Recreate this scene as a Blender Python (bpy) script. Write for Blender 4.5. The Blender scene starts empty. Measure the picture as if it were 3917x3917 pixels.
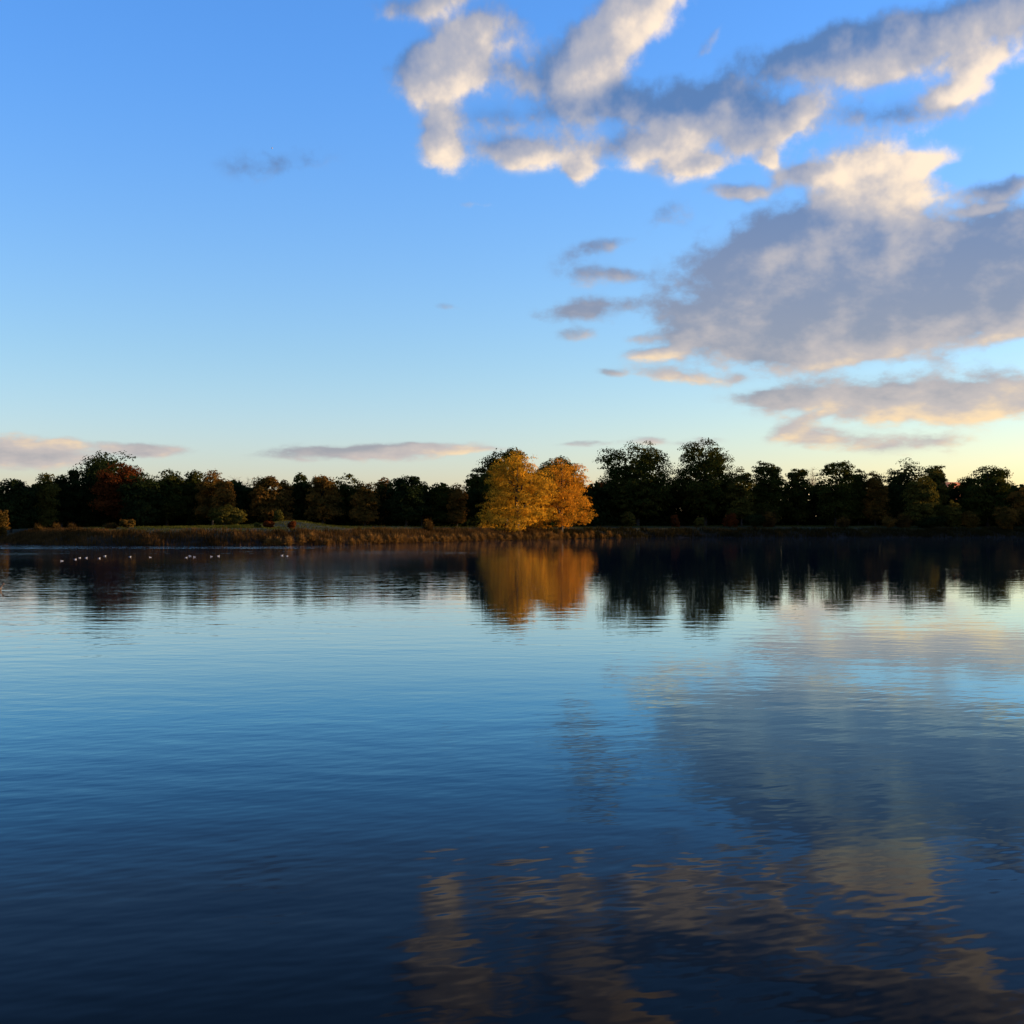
import bpy, bmesh, math, random
import numpy as np
from mathutils import Vector, Matrix

scene = bpy.context.scene
R = math.radians

# ------------------------------------------------------------------ camera
CAM_H = 2.4
cam_data = bpy.data.cameras.new('camera')
cam_data.sensor_width = 36.0
cam_data.lens = 18.0 / math.tan(R(22.5))
cam_data.clip_start = 0.1
cam_data.clip_end = 20000.0
cam = bpy.data.objects.new('camera', cam_data)
scene.collection.objects.link(cam)
cam.location = (0.0, 0.0, CAM_H)
cam.rotation_euler = (R(90.54), 0.0, 0.0)
scene.camera = cam

# ------------------------------------------------------------------ exposure
scene.view_settings.view_transform = 'Standard'
scene.view_settings.look = 'None'
scene.view_settings.gamma = 1.0
scene.view_settings.use_curve_mapping = False
scene.view_settings.exposure = EXPOSURE = 1.3
scene.cycles.use_adaptive_sampling = True
scene.cycles.adaptive_threshold = 0.02
scene.cycles.use_denoising = True
scene.cycles.max_bounces = 6
scene.cycles.diffuse_bounces = 2
scene.cycles.glossy_bounces = 3
scene.cycles.transmission_bounces = 2
scene.cycles.caustics_reflective = False
scene.cycles.caustics_refractive = False

# ------------------------------------------------------------------ sun and sky
SUN_AZ, SUN_EL = 81.0, 5.8          # degrees, clockwise from straight ahead / above the horizon
sun_vec = Vector((math.sin(R(SUN_AZ)) * math.cos(R(SUN_EL)), math.cos(R(SUN_AZ)) * math.cos(R(SUN_EL)), math.sin(R(SUN_EL))))
sun_data = bpy.data.lights.new('sun', 'SUN')
sun_data.energy = 5.0
sun_data.angle = R(0.53)
sun_data.color = (1.0, 0.66, 0.34)
sun = bpy.data.objects.new('sun', sun_data)
scene.collection.objects.link(sun)
sun.rotation_euler = (-sun_vec).to_track_quat('-Z', 'Y').to_euler()
sun.location = (300, -40, 60)

world = bpy.data.worlds.new('World')
scene.world = world
world.use_nodes = True


class NT:
    """tiny helper for building node trees"""
    def __init__(self, tree):
        self.t = tree
        tree.nodes.clear()
    def n(self, kind, **kw):
        nd = self.t.nodes.new(kind)
        for k, v in kw.items():
            setattr(nd, k, v)
        return nd
    def put(self, sock, v):
        if v is None:
            return
        if hasattr(v, 'is_output') or isinstance(v, bpy.types.NodeSocket):
            self.t.links.new(v, sock)
        else:
            if isinstance(v, (tuple, list)) and len(v) == 3 and sock.type == 'RGBA':
                v = (*v, 1.0)
            sock.default_value = v
    def m(self, op, a, b=None, c=None, clamp=False):
        nd = self.n('ShaderNodeMath', operation=op, use_clamp=clamp)
        self.put(nd.inputs[0], a); self.put(nd.inputs[1], b); self.put(nd.inputs[2], c)
        return nd.outputs[0]
    def v(self, op, a, b=None, scale=None):
        nd = self.n('ShaderNodeVectorMath', operation=op)
        self.put(nd.inputs[0], a); self.put(nd.inputs[1], b)
        if scale is not None:
            self.put(nd.inputs['Scale'], scale)
        return nd.outputs['Value'] if op in ('DOT_PRODUCT', 'LENGTH') else nd.outputs[0]
    def xyz(self, x, y, z=0.0):
        nd = self.n('ShaderNodeCombineXYZ')
        for i, q in enumerate((x, y, z)):
            self.put(nd.inputs[i], q)
        return nd.outputs[0]
    def sep(self, v):
        nd = self.n('ShaderNodeSeparateXYZ'); self.put(nd.inputs[0], v)
        return nd.outputs
    def noise(self, vec, scale, detail=4.0, rough=0.55, lac=2.0, dist=0.0, dim='3D', color=False):
        nd = self.n('ShaderNodeTexNoise', noise_dimensions=dim)
        self.put(nd.inputs['Vector'], vec); self.put(nd.inputs['Scale'], scale)
        self.put(nd.inputs['Detail'], detail); self.put(nd.inputs['Roughness'], rough)
        self.put(nd.inputs['Lacunarity'], lac); self.put(nd.inputs['Distortion'], dist)
        return nd.outputs['Color'] if color else nd.outputs[0]
    def mix(self, f, a, b, blend='MIX'):
        nd = self.n('ShaderNodeMix', data_type='RGBA', blend_type=blend)
        self.put(nd.inputs[0], f); self.put(nd.inputs[6], a); self.put(nd.inputs[7], b)
        return nd.outputs[2]
    def smooth(self, v, lo, hi, a=0.0, b=1.0):
        nd = self.n('ShaderNodeMapRange', interpolation_type='SMOOTHSTEP', clamp=True)
        for i, q in enumerate((v, lo, hi, a, b)):
            self.put(nd.inputs[i], q)
        return nd.outputs[0]
    def ramp(self, fac, stops):
        nd = self.n('ShaderNodeValToRGB'); self.put(nd.inputs[0], fac)
        el = nd.color_ramp.elements
        while len(el) > 1:
            el.remove(el[-1])
        el[0].position, el[0].color = stops[0][0], (*stops[0][1], 1)
        for p, c in stops[1:]:
            e = el.new(p); e.color = (*c, 1)
        return nd.outputs[0]


SKY_STRENGTH = 0.15
# clouds by compass: azimuth (deg, right of straight ahead), elevation (deg), half width, half height,
# tilt (deg, right end up), thickness, sunlit share
CLOUDS = [
    (-3.70, 22.79, 1.98, 0.51, 10, 0.88, 0.60),
    (-2.41, 21.21, 1.64, 0.81, 25, 1.12, 0.70),
    (-3.46, 19.95, 1.80, 0.96, 10, 1.12, 0.62),
    (5.12, 21.94, 3.30, 1.12, 38, 1.25, 0.75),
    (3.41, 20.81, 1.85, 0.83, 20, 0.75, 0.70),
    (0.34, 19.98, 2.92, 0.77, 0, 0.56, 0.25),
    (-0.15, 22.02, 1.79, 1.00, 0, 0.30, 0.30),
    (-3.14, 17.27, 0.83, 1.15, 0, 1.22, 0.80),
    (-0.64, 18.27, 1.81, 0.64, 0, 0.69, 0.45),
    (0.47, 16.84, 2.52, 0.65, 0, 0.88, 0.75),
    (4.51, 18.51, 2.51, 0.88, -5, 1.00, 0.05),
    (5.85, 16.76, 2.50, 0.65, 0, 0.88, 0.80),
    (7.91, 17.14, 1.09, 0.60, 15, 0.96, 0.80),
    (9.83, 18.46, 2.71, 0.87, -5, 1.25, 0.00),
    (12.78, 17.76, 1.27, 0.69, 28, 1.40, 0.85),
    (11.25, 17.24, 1.53, 0.63, 10, 0.75, 0.50),
    (14.41, 20.41, 3.49, 0.76, 8, 1.19, 0.08),
    (17.25, 19.74, 2.54, 0.96, 10, 1.06, 0.42),
    (19.68, 18.32, 1.46, 0.41, 8, 1.00, 1.30),
    (21.08, 19.32, 1.39, 0.54, 5, 1.00, 1.30),
    (18.47, 20.78, 1.91, 0.80, 0, 0.53, 0.30),
    (21.61, 21.00, 1.84, 0.91, 0, 1.00, 0.30),
    (3.24, 15.85, 0.70, 0.50, 0, 1.22, 0.90),
    (8.39, 16.00, 1.31, 0.49, 12, 1.05, 0.90),
    (11.84, 16.24, 0.59, 0.30, 0, 1.05, 0.90),
    (13.18, 15.45, 1.27, 0.43, 0, 1.05, 0.75),
    (10.66, 15.05, 1.30, 0.31, 0, 0.70, 0.60),
    (17.25, 17.57, 2.91, 0.61, 0, 0.62, 0.10),
    (8.99, 21.14, 1.00, 0.27, 30, 0.30, 0.60),
    (16.12, 15.82, 2.08, 0.92, 0, 1.00, 1.30),
    (17.92, 15.25, 1.80, 0.48, 18, 1.12, 1.60),
    (16.57, 14.21, 2.23, 0.79, 0, 1.00, 1.50),
    (14.98, 12.11, 4.53, 1.78, 0, 1.10, 0.08),
    (12.90, 9.79, 3.16, 1.17, 0, 0.50, 0.05),
    (11.02, 11.61, 2.71, 1.33, 15, 1.00, 0.00),
    (9.83, 8.96, 2.36, 0.94, -5, 0.90, 0.10),
    (12.43, 8.29, 3.90, 1.04, 0, 0.90, 0.20),
    (17.25, 9.26, 4.89, 1.48, 8, 1.10, -0.08),
    (21.61, 10.13, 3.31, 1.67, 12, 1.20, -0.25),
    (21.83, 12.31, 1.98, 0.73, 0, 0.80, 0.20),
    (19.02, 12.53, 0.82, 0.42, 20, 0.35, 1.00),
    (11.30, 9.20, 0.52, 0.43, 0, 0.70, 1.00),
    (18.14, 11.92, 1.85, 0.79, 0, 0.40, 0.60),
    (16.12, 7.51, 3.07, 0.32, 8, 0.40, 0.90),
    (21.40, 7.91, 1.77, 0.23, 8, 0.40, 0.95),
    (16.57, 5.59, 4.46, 0.76, 0, 0.95, 0.62),
    (20.97, 5.40, 2.90, 0.86, 0, 0.95, 0.66),
    (12.31, 5.65, 1.23, 0.44, 0, 0.98, 0.20),
    (18.98, 6.71, 0.50, 0.53, 0, 0.45, 0.60),
    (20.97, 4.87, 2.67, 0.33, 4, 0.40, 1.00),
    (17.02, 4.80, 3.04, 0.29, 0, 0.40, 1.00),
    (12.85, 4.30, 1.07, 0.39, 15, 0.84, 0.90),
    (13.83, 3.76, 0.96, 0.36, 0, 0.84, 0.80),
    (17.25, 3.52, 2.33, 0.44, 0, 0.75, 0.65),
    (19.02, 3.62, 1.14, 0.24, 0, 0.30, 1.00),
    (3.83, 9.71, 2.24, 0.48, 2, 0.95, -0.20),
    (2.99, 8.62, 0.92, 0.30, 0, 0.36, 0.00),
    (3.97, 12.68, 1.58, 0.32, 8, 0.33, 0.00),
    (3.29, 11.47, 1.48, 0.54, -12, 0.42, -0.05),
    (5.24, 11.25, 1.22, 0.27, -4, 0.36, 0.00),
    (7.09, 14.00, 1.13, 0.48, 20, 0.26, 0.10),
    (7.79, 6.78, 1.81, 0.28, -9, 0.75, 0.90),
    (6.46, 7.79, 1.11, 0.25, 0, 0.70, 0.85),
    (4.88, 7.02, 0.56, 0.15, 0, 0.40, 0.05),
    (10.66, 6.63, 0.65, 0.25, 0, 0.70, 0.30),
    (6.09, 8.44, 1.01, 0.18, 0, 0.35, 0.80),
    (-21.44, 2.92, 2.66, 0.48, 0, 1.00, 0.25),
    (-21.87, 3.48, 1.32, 0.33, 0, 0.70, 1.30),
    (-19.94, 3.51, 0.71, 0.24, 0, 0.84, 1.30),
    (-16.17, 3.18, 1.46, 0.27, 0, 0.80, 0.15),
    (-17.07, 3.43, 2.10, 0.20, 0, 0.30, 0.90),
    (-7.48, 3.19, 3.14, 0.31, 0, 1.00, 0.20),
    (-5.05, 3.47, 2.79, 0.23, 2, 0.60, 0.50),
    (-2.11, 3.38, 2.04, 0.15, 0, 0.40, 0.50),
    (3.53, 3.67, 1.15, 0.13, 0, 0.40, 0.30),
    (6.46, 3.75, 1.01, 0.20, 0, 0.45, 0.50),
    (8.63, 3.74, 1.00, 0.18, 0, 0.40, 0.50),
    (-10.71, 16.21, 2.42, 0.61, 6, 0.36, -0.20),
    (-3.14, 10.03, 0.41, 0.17, 0, 0.32, 0.10),
    (-1.87, 14.54, 0.51, 0.12, 0, 0.30, 0.80),
    (21.83, 14.14, 1.04, 0.44, 10, 0.70, 0.10),
    (20.76, 13.31, 1.12, 0.18, 0, 0.40, 0.80),
]


def build_sky():
    N = NT(world.node_tree)
    sky = N.n('ShaderNodeTexSky', sky_type='NISHITA', sun_disc=False)
    sky.sun_elevation = R(SUN_EL)
    sky.sun_rotation = R(SUN_AZ)
    sky.altitude = 0.0
    sky.air_density = 1.0
    sky.dust_density = 0.6
    sky.ozone_density = 3.0
    d = N.n('ShaderNodeTexCoord').outputs['Generated']
    x, y, z = N.sep(d)
    az = N.m('MULTIPLY', N.m('ARCTAN2', x, y), 180 / math.pi)
    el = N.m('MULTIPLY', N.m('ARCSINE', z), 180 / math.pi)
    # clear sky, white balance of the picture (cool aloft, warm low down)
    low = N.mix(N.smooth(az, -12.0, 34.0), (1.14, 1.02, 1.34), (1.30, 1.06, 0.92))
    wb = N.mix(N.smooth(el, 0.0, 8.5), low, (1.04, 0.98, 1.06))
    wb = N.mix(N.smooth(el, 3.0, 24.0), wb, (0.70, 1.00, 1.44))
    clear = N.v('MULTIPLY', sky.outputs[0], wb)
    # cloud coordinates round the horizon: billows flatten towards it
    hor = N.v('SCALE', N.v('NORMALIZE', N.xyz(x, y, 0.0)), scale=2.4)
    p = N.v('ADD', hor, N.xyz(0.0, 0.0, N.m('LOGARITHM', N.m('ADD', N.m('MAXIMUM', el, 0.0), 5.5), math.e)))
    # bend the outlines
    w1 = N.v('SUBTRACT', N.noise(p, 4.2, 1.0, 0.5, color=True), (0.5, 0.5, 0.5))
    w2 = N.v('SUBTRACT', N.noise(p, 12.0, 2.0, 0.6, color=True), (0.5, 0.5, 0.5))
    k = N.smooth(el, 0.0, 16.0, 0.35, 1.0)
    wv = N.v('SCALE', N.v('ADD', N.v('SCALE', w1, scale=2.0), N.v('SCALE', w2, scale=1.5)), scale=k)
    wv = N.v('MULTIPLY', wv, (1.0, 0.55, 0.0))
    q = N.v('ADD', N.v('ADD', N.xyz(az, el, 1.0), wv), (0.0, 0.0, 0.0))
    # billows: big lumps and small ones
    n1 = N.noise(p, 8.0, 4.0, 0.55)
    n3 = N.noise(p, 27.0, 4.0, 0.6)
    n2 = N.noise(N.v('ADD', p, (0.034, 0.0, -0.040)), 8.0, 4.0, 0.55)
    dn = N.m('MULTIPLY_ADD', N.m('SUBTRACT', n3, 0.5), 0.8, N.m('MULTIPLY', N.m('SUBTRACT', n1, 0.5), 1.45))
    relief = N.m('MULTIPLY_ADD', N.m('SUBTRACT', n3, 0.5), 0.35, N.m('MULTIPLY', N.m('SUBTRACT', n1, n2), 1.45))
    e_lo = N.smooth(el, 3.0, 19.0)
    g = 1.0 / (SKY_STRENGTH * 2 ** EXPOSURE)
    bright = N.v('SCALE', N.mix(e_lo, (1.02, 0.76, 0.46), (1.12, 0.91, 0.69)), scale=g)
    grey = N.v('SCALE', N.mix(e_lo, (0.58, 0.52, 0.50), (0.47, 0.47, 0.53)), scale=g)
    dark = N.v('SCALE', N.mix(e_lo, (0.36, 0.37, 0.41), (0.11, 0.22, 0.46)), scale=g)

    def cloudy(blobs, around):
        """one sector of cloud as a node group"""
        t = bpy.data.node_groups.new('cloud_sector', 'ShaderNodeTree')
        for nm, kind in (('q', 'Vector'), ('p', 'Vector'), ('dn', 'Float'), ('relief', 'Float'), ('az', 'Float'), ('el', 'Float'),
                         ('clear', 'Color'), ('dark', 'Color'), ('grey', 'Color'), ('bright', 'Color')):
            t.interface.new_socket(nm, in_out='INPUT', socket_type='NodeSocket' + kind)
        t.interface.new_socket('sky', in_out='OUTPUT', socket_type='NodeSocketColor')
        G = NT(t)
        gi = G.n('NodeGroupInput').outputs
        F, L = 0.0, 0.0
        for (a, e, ra, re, tilt, amp, lit) in blobs:
            # every puff is lit on the side towards the low sun (right and below), grey on the other
            if tilt:
                c, s = math.cos(R(tilt)), math.sin(R(tilt))
                u = G.v('DOT_PRODUCT', gi['q'], (c / ra, s / ra, -(a * c + e * s) / ra))
                w = G.v('DOT_PRODUCT', gi['q'], (-s / re, c / re, -(-a * s + e * c) / re))
                dd = G.m('MULTIPLY_ADD', u, u, G.m('MULTIPLY', w, w))
                face = G.m('MULTIPLY_ADD', u, amp * 0.18, G.m('MULTIPLY_ADD', w, -amp * 0.29, amp * (0.02 + 0.74 * lit)))
            else:
                nd = G.n('ShaderNodeVectorMath', operation='MULTIPLY_ADD')
                G.put(nd.inputs[0], gi['q'])
                nd.inputs[1].default_value = (1 / ra, 1 / re, 0)
                nd.inputs[2].default_value = (-a / ra, -e / re, 1)
                dd = G.m('SUBTRACT', G.v('DOT_PRODUCT', nd.outputs[0], nd.outputs[0]), 1.0)
                face = G.v('DOT_PRODUCT', nd.outputs[0], (amp * 0.18, -amp * 0.29, amp * (0.02 + 0.74 * lit)))
            gs = G.m('POWER', 0.3679, dd)
            L = G.m('MULTIPLY_ADD', gs, face, L)
            F = G.m('MULTIPLY_ADD', gs, amp, F)
        if around:                       # the same broken cloud field carries on round the rest of the sky
            side = G.smooth(G.m('ABSOLUTE', gi['az']), 27.0, 40.0)
            out = G.m('MAXIMUM', side, G.smooth(gi['el'], 25.0, 36.0))
            gen = G.m('MULTIPLY', G.smooth(G.noise(gi['p'], 1.1, 3.0, 0.5), 0.50, 0.66, 0.0, 0.9), out)
            F = G.m('ADD', F, gen)
            L = G.m('MULTIPLY_ADD', gen, 0.4, L)
        gate = G.smooth(F, 0.02, 0.22)
        dens = G.m('MULTIPLY', G.smooth(G.m('ADD', gi['dn'], F), 0.0, 0.66), gate)
        # thin veil between and round the puffs
        veil = G.smooth(G.m('MULTIPLY_ADD', gi['dn'], 0.45, F), 0.05, 0.70, 0.0, 0.55)
        dens = G.m('MAXIMUM', dens, G.m('MULTIPLY', veil, gate))
        share = G.m('DIVIDE', L, G.m('MAXIMUM', F, 0.02))
        light = G.m('ADD', G.m('ADD', share, gi['relief']), G.m('MULTIPLY_ADD', dens, 0.10, -0.12))
        tone = G.mix(G.smooth(light, -0.18, 0.56), gi['dark'], gi['grey'])
        tone = G.mix(G.smooth(light, 0.42, 1.12), tone, gi['bright'])
        go = G.n('NodeGroupOutput')
        G.put(go.inputs[0], G.mix(G.m('MULTIPLY', dens, 0.96), gi['clear'], tone))
        nd = N.n('ShaderNodeGroup', node_tree=t)
        for nm, v in (('q', q), ('p', p), ('dn', dn), ('relief', relief), ('az', az), ('el', el), ('clear', clear), ('dark', dark), ('grey', grey), ('bright', bright)):
            N.put(nd.inputs[nm], v)
        return nd.outputs[0]

    def emit(col):
        bg = N.n('ShaderNodeBackground')
        N.put(bg.inputs[0], col); bg.inputs[1].default_value = SKY_STRENGTH
        return bg.outputs[0]

    def pick(blobs, a0, a1, e0, e1):
        keep = []
        for b in blobs:
            a, e, ra, re, tilt, amp, lit = b
            c, s = abs(math.cos(R(tilt))), abs(math.sin(R(tilt)))
            wx = 2.2 * math.hypot(ra * c, re * s) + 1.6
            wy = 2.2 * math.hypot(ra * s, re * c) + 1.0
            if a + wx > a0 and a - wx < a1 and e + wy > e0 and e - wy < e1:
                keep.append(b)
        return keep

    # the sky is evaluated sector by sector, so that each direction only pays for the clouds near it
    def fork(cut, val, lo, hi):
        mx = N.n('ShaderNodeMixShader')
        N.put(mx.inputs[0], N.m('GREATER_THAN', cut, val))
        N.t.links.new(lo, mx.inputs[1])
        N.t.links.new(hi, mx.inputs[2])
        return mx.outputs[0]

    def tree(blobs, a0, a1, e0, e1):
        blobs = pick(blobs, a0, a1, e0, e1)
        if not blobs:
            return emit(clear)
        if len(blobs) <= 13 or a1 - a0 < 4:
            return emit(cloudy(blobs, False))
        if (a1 - a0) > 1.3 * (e1 - e0):
            val = (a0 + a1) / 2
            return fork(az, val, tree(blobs, a0, val, e0, e1), tree(blobs, val, a1, e0, e1))
        val = (e0 + e1) / 2
        return fork(el, val, tree(blobs, a0, a1, e0, val), tree(blobs, a0, a1, val, e1))

    rest = emit(cloudy([], True))
    top = tree(CLOUDS, -27.0, 27.0, 0.0, 26.0)
    top = fork(el, 26.0, top, rest)
    top = fork(az, -27.0, rest, top)
    top = fork(az, 27.0, top, rest)
    mx = N.n('ShaderNodeMixShader')
    N.put(mx.inputs[0], N.m('GREATER_THAN', el, 0.0))
    N.t.links.new(emit(clear), mx.inputs[1])
    N.t.links.new(top, mx.inputs[2])
    o = N.n('ShaderNodeOutputWorld')
    N.t.links.new(mx.outputs[0], o.inputs['Surface'])
    world.cycles.sampling_method = 'MANUAL'
    world.cycles.sample_map_resolution = 256


build_sky()

# ------------------------------------------------------------------ helpers
rng = np.random.default_rng(7)
COL = scene.collection


def link(o, parent=None):
    COL.objects.link(o)
    if parent is not None:
        o.parent = parent
    return o


def tag(o, label=None, cat=None, group=None, kind=None):
    for k_, v_ in (('label', label), ('category', cat), ('group', group), ('kind', kind)):
        if v_:
            o[k_] = v_
    return o


def empty(name, loc, rz=0.0):
    o = bpy.data.objects.new(name, None)
    o.empty_display_size = 0.3
    o.location = loc
    o.rotation_euler = (0, 0, rz)
    return link(o)


def mesh_np(name, verts, faces, nper):
    """fast mesh from numpy arrays, all faces with nper corners"""
    me = bpy.data.meshes.new(name)
    verts = np.asarray(verts, dtype=np.float32); faces = np.asarray(faces, dtype=np.int32)
    nf = len(faces)
    me.vertices.add(len(verts)); me.vertices.foreach_set('co', verts.ravel())
    me.loops.add(nf * nper); me.loops.foreach_set('vertex_index', faces.ravel())
    me.polygons.add(nf)
    me.polygons.foreach_set('loop_start', np.arange(0, nf * nper, nper, dtype=np.int32))
    me.update(calc_edges=True)
    return me


def obj(name, me, mat, parent=None, loc=None, smooth=False):
    o = bpy.data.objects.new(name, me)
    if mat is not None and not me.materials:
        me.materials.append(mat)
    if smooth:
        me.polygons.foreach_set('use_smooth', np.ones(len(me.polygons), dtype=bool))
    if loc is not None:
        o.location = loc
    return link(o, parent)


# ------------------------------------------------------------------ materials
def material(name):
    m = bpy.data.materials.new(name)
    m.use_nodes = True
    return m, NT(m.node_tree)


def finish(N, shader, disp=None):
    o = N.n('ShaderNodeOutputMaterial')
    N.t.links.new(shader, o.inputs['Surface'])


def leaf_mat(name, stops, scale=0.45, trans=0.25, vary=0.35):
    """foliage: colour drifts through the crown, every leaf a little different"""
    m, N = material(name)
    geo = N.n('ShaderNodeNewGeometry')
    co = N.n('ShaderNodeTexCoord').outputs['Object']
    f = N.noise(co, scale, 3.0, 0.6)
    f = N.m('ADD', N.m('MULTIPLY_ADD', f, 1.7, -0.35), N.m('MULTIPLY', N.m('SUBTRACT', geo.outputs['Random Per Island'], 0.5), vary))
    col = N.ramp(f, stops)
    a = N.n('ShaderNodeBsdfDiffuse'); N.put(a.inputs[0], col); a.inputs['Roughness'].default_value = 0.6
    b = N.n('ShaderNodeBsdfTranslucent'); N.put(b.inputs[0], N.v('MULTIPLY', col, (1.15, 1.05, 0.7)))
    mx = N.n('ShaderNodeMixShader'); mx.inputs[0].default_value = trans
    N.t.links.new(a.outputs[0], mx.inputs[1]); N.t.links.new(b.outputs[0], mx.inputs[2])
    finish(N, mx.outputs[0])
    return m


def plain_mat(name, col, col2=None, scale=6.0, rough=0.8, bump=0.0):
    m, N = material(name)
    co = N.n('ShaderNodeTexCoord').outputs['Object']
    f = N.noise(co, scale, 5.0, 0.6)
    c = N.mix(N.smooth(f, 0.3, 0.7), col, col2 or tuple(0.7 * q for q in col))
    p = N.n('ShaderNodeBsdfPrincipled')
    N.put(p.inputs['Base Color'], c); p.inputs['Roughness'].default_value = rough
    if bump:
        b = N.n('ShaderNodeBump'); b.inputs['Distance'].default_value = bump
        N.put(b.inputs['Height'], f); N.t.links.new(b.outputs[0], p.inputs['Normal'])
    finish(N, p.outputs[0])
    return m


M = {
    'oak': leaf_mat('oak_leaves', [(0.0, (0.012, 0.018, 0.004)), (0.5, (0.030, 0.038, 0.008)), (0.85, (0.070, 0.062, 0.012)), (1.0, (0.12, 0.08, 0.014))]),
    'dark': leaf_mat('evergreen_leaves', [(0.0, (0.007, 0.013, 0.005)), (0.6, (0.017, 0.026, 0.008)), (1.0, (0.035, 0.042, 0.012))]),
    'olive': leaf_mat('olive_leaves', [(0.0, (0.026, 0.028, 0.006)), (0.5, (0.065, 0.058, 0.012)), (1.0, (0.15, 0.11, 0.02))]),
    'brown': leaf_mat('browning_leaves', [(0.0, (0.022, 0.022, 0.006)), (0.45, (0.085, 0.052, 0.012)), (1.0, (0.26, 0.11, 0.020))]),
    'rust': leaf_mat('rust_leaves', [(0.0, (0.028, 0.012, 0.005)), (0.5, (0.085, 0.024, 0.007)), (1.0, (0.16, 0.044, 0.010))]),
    'gold': leaf_mat('golden_willow_leaves', [(0.0, (0.07, 0.060, 0.010)), (0.35, (0.24, 0.145, 0.016)), (0.7, (0.64, 0.33, 0.024)), (1.0, (0.80, 0.44, 0.045))], scale=0.5, trans=0.3, vary=0.3),
    'amber': leaf_mat('amber_willow_leaves', [(0.0, (0.09, 0.058, 0.010)), (0.35, (0.28, 0.14, 0.015)), (0.7, (0.62, 0.275, 0.022)), (1.0, (0.76, 0.36, 0.038))], scale=0.5, trans=0.3, vary=0.3),
    'straw': leaf_mat('dry_straw', [(0.0, (0.06, 0.036, 0.011)), (0.5, (0.17, 0.092, 0.028)), (1.0, (0.32, 0.18, 0.055))], scale=1.3, trans=0.2),
    'reed': leaf_mat('reed_blades', [(0.0, (0.014, 0.010, 0.004)), (0.5, (0.048, 0.028, 0.010)), (1.0, (0.13, 0.066, 0.022))], scale=0.35, trans=0.2),
    'rush': leaf_mat('dark_rush_blades', [(0.0, (0.010, 0.010, 0.004)), (0.6, (0.024, 0.019, 0.007)), (1.0, (0.05, 0.035, 0.012))], scale=0.35, trans=0.1),
    'grass': leaf_mat('meadow_grass', [(0.0, (0.018, 0.024, 0.005)), (0.6, (0.050, 0.056, 0.011)), (1.0, (0.11, 0.09, 0.022))], scale=0.12, trans=0.2),
    'twig': plain_mat('bare_twigs', (0.09, 0.062, 0.038), (0.05, 0.036, 0.024)),
    'bark': plain_mat('bark', (0.032, 0.024, 0.016), (0.016, 0.012, 0.009), 5.0, 0.9, 0.02),
}


def make_ground_mat():
    m, N = material('bank_ground')
    co = N.n('ShaderNodeTexCoord').outputs['Object']
    z = N.sep(co)[2]
    a = N.noise(co, 0.09, 4.0, 0.6); b = N.noise(co, 1.7, 5.0, 0.65)
    grass = N.mix(N.smooth(a, 0.35, 0.65), (0.016, 0.020, 0.005), (0.032, 0.028, 0.008))
    soil = N.mix(N.smooth(b, 0.3, 0.7), (0.010, 0.007, 0.005), (0.020, 0.014, 0.008))
    c = N.mix(N.smooth(N.m('MULTIPLY_ADD', b, 0.8, z), 0.9, 1.7), soil, grass)
    p = N.n('ShaderNodeBsdfPrincipled'); N.put(p.inputs['Base Color'], c)
    p.inputs['Roughness'].default_value = 0.95
    p.inputs['Specular IOR Level'].default_value = 0.15
    bp = N.n('ShaderNodeBump'); bp.inputs['Distance'].default_value = 0.15
    N.put(bp.inputs['Height'], b); N.t.links.new(bp.outputs[0], p.inputs['Normal'])
    finish(N, p.outputs[0])
    return m


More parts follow.
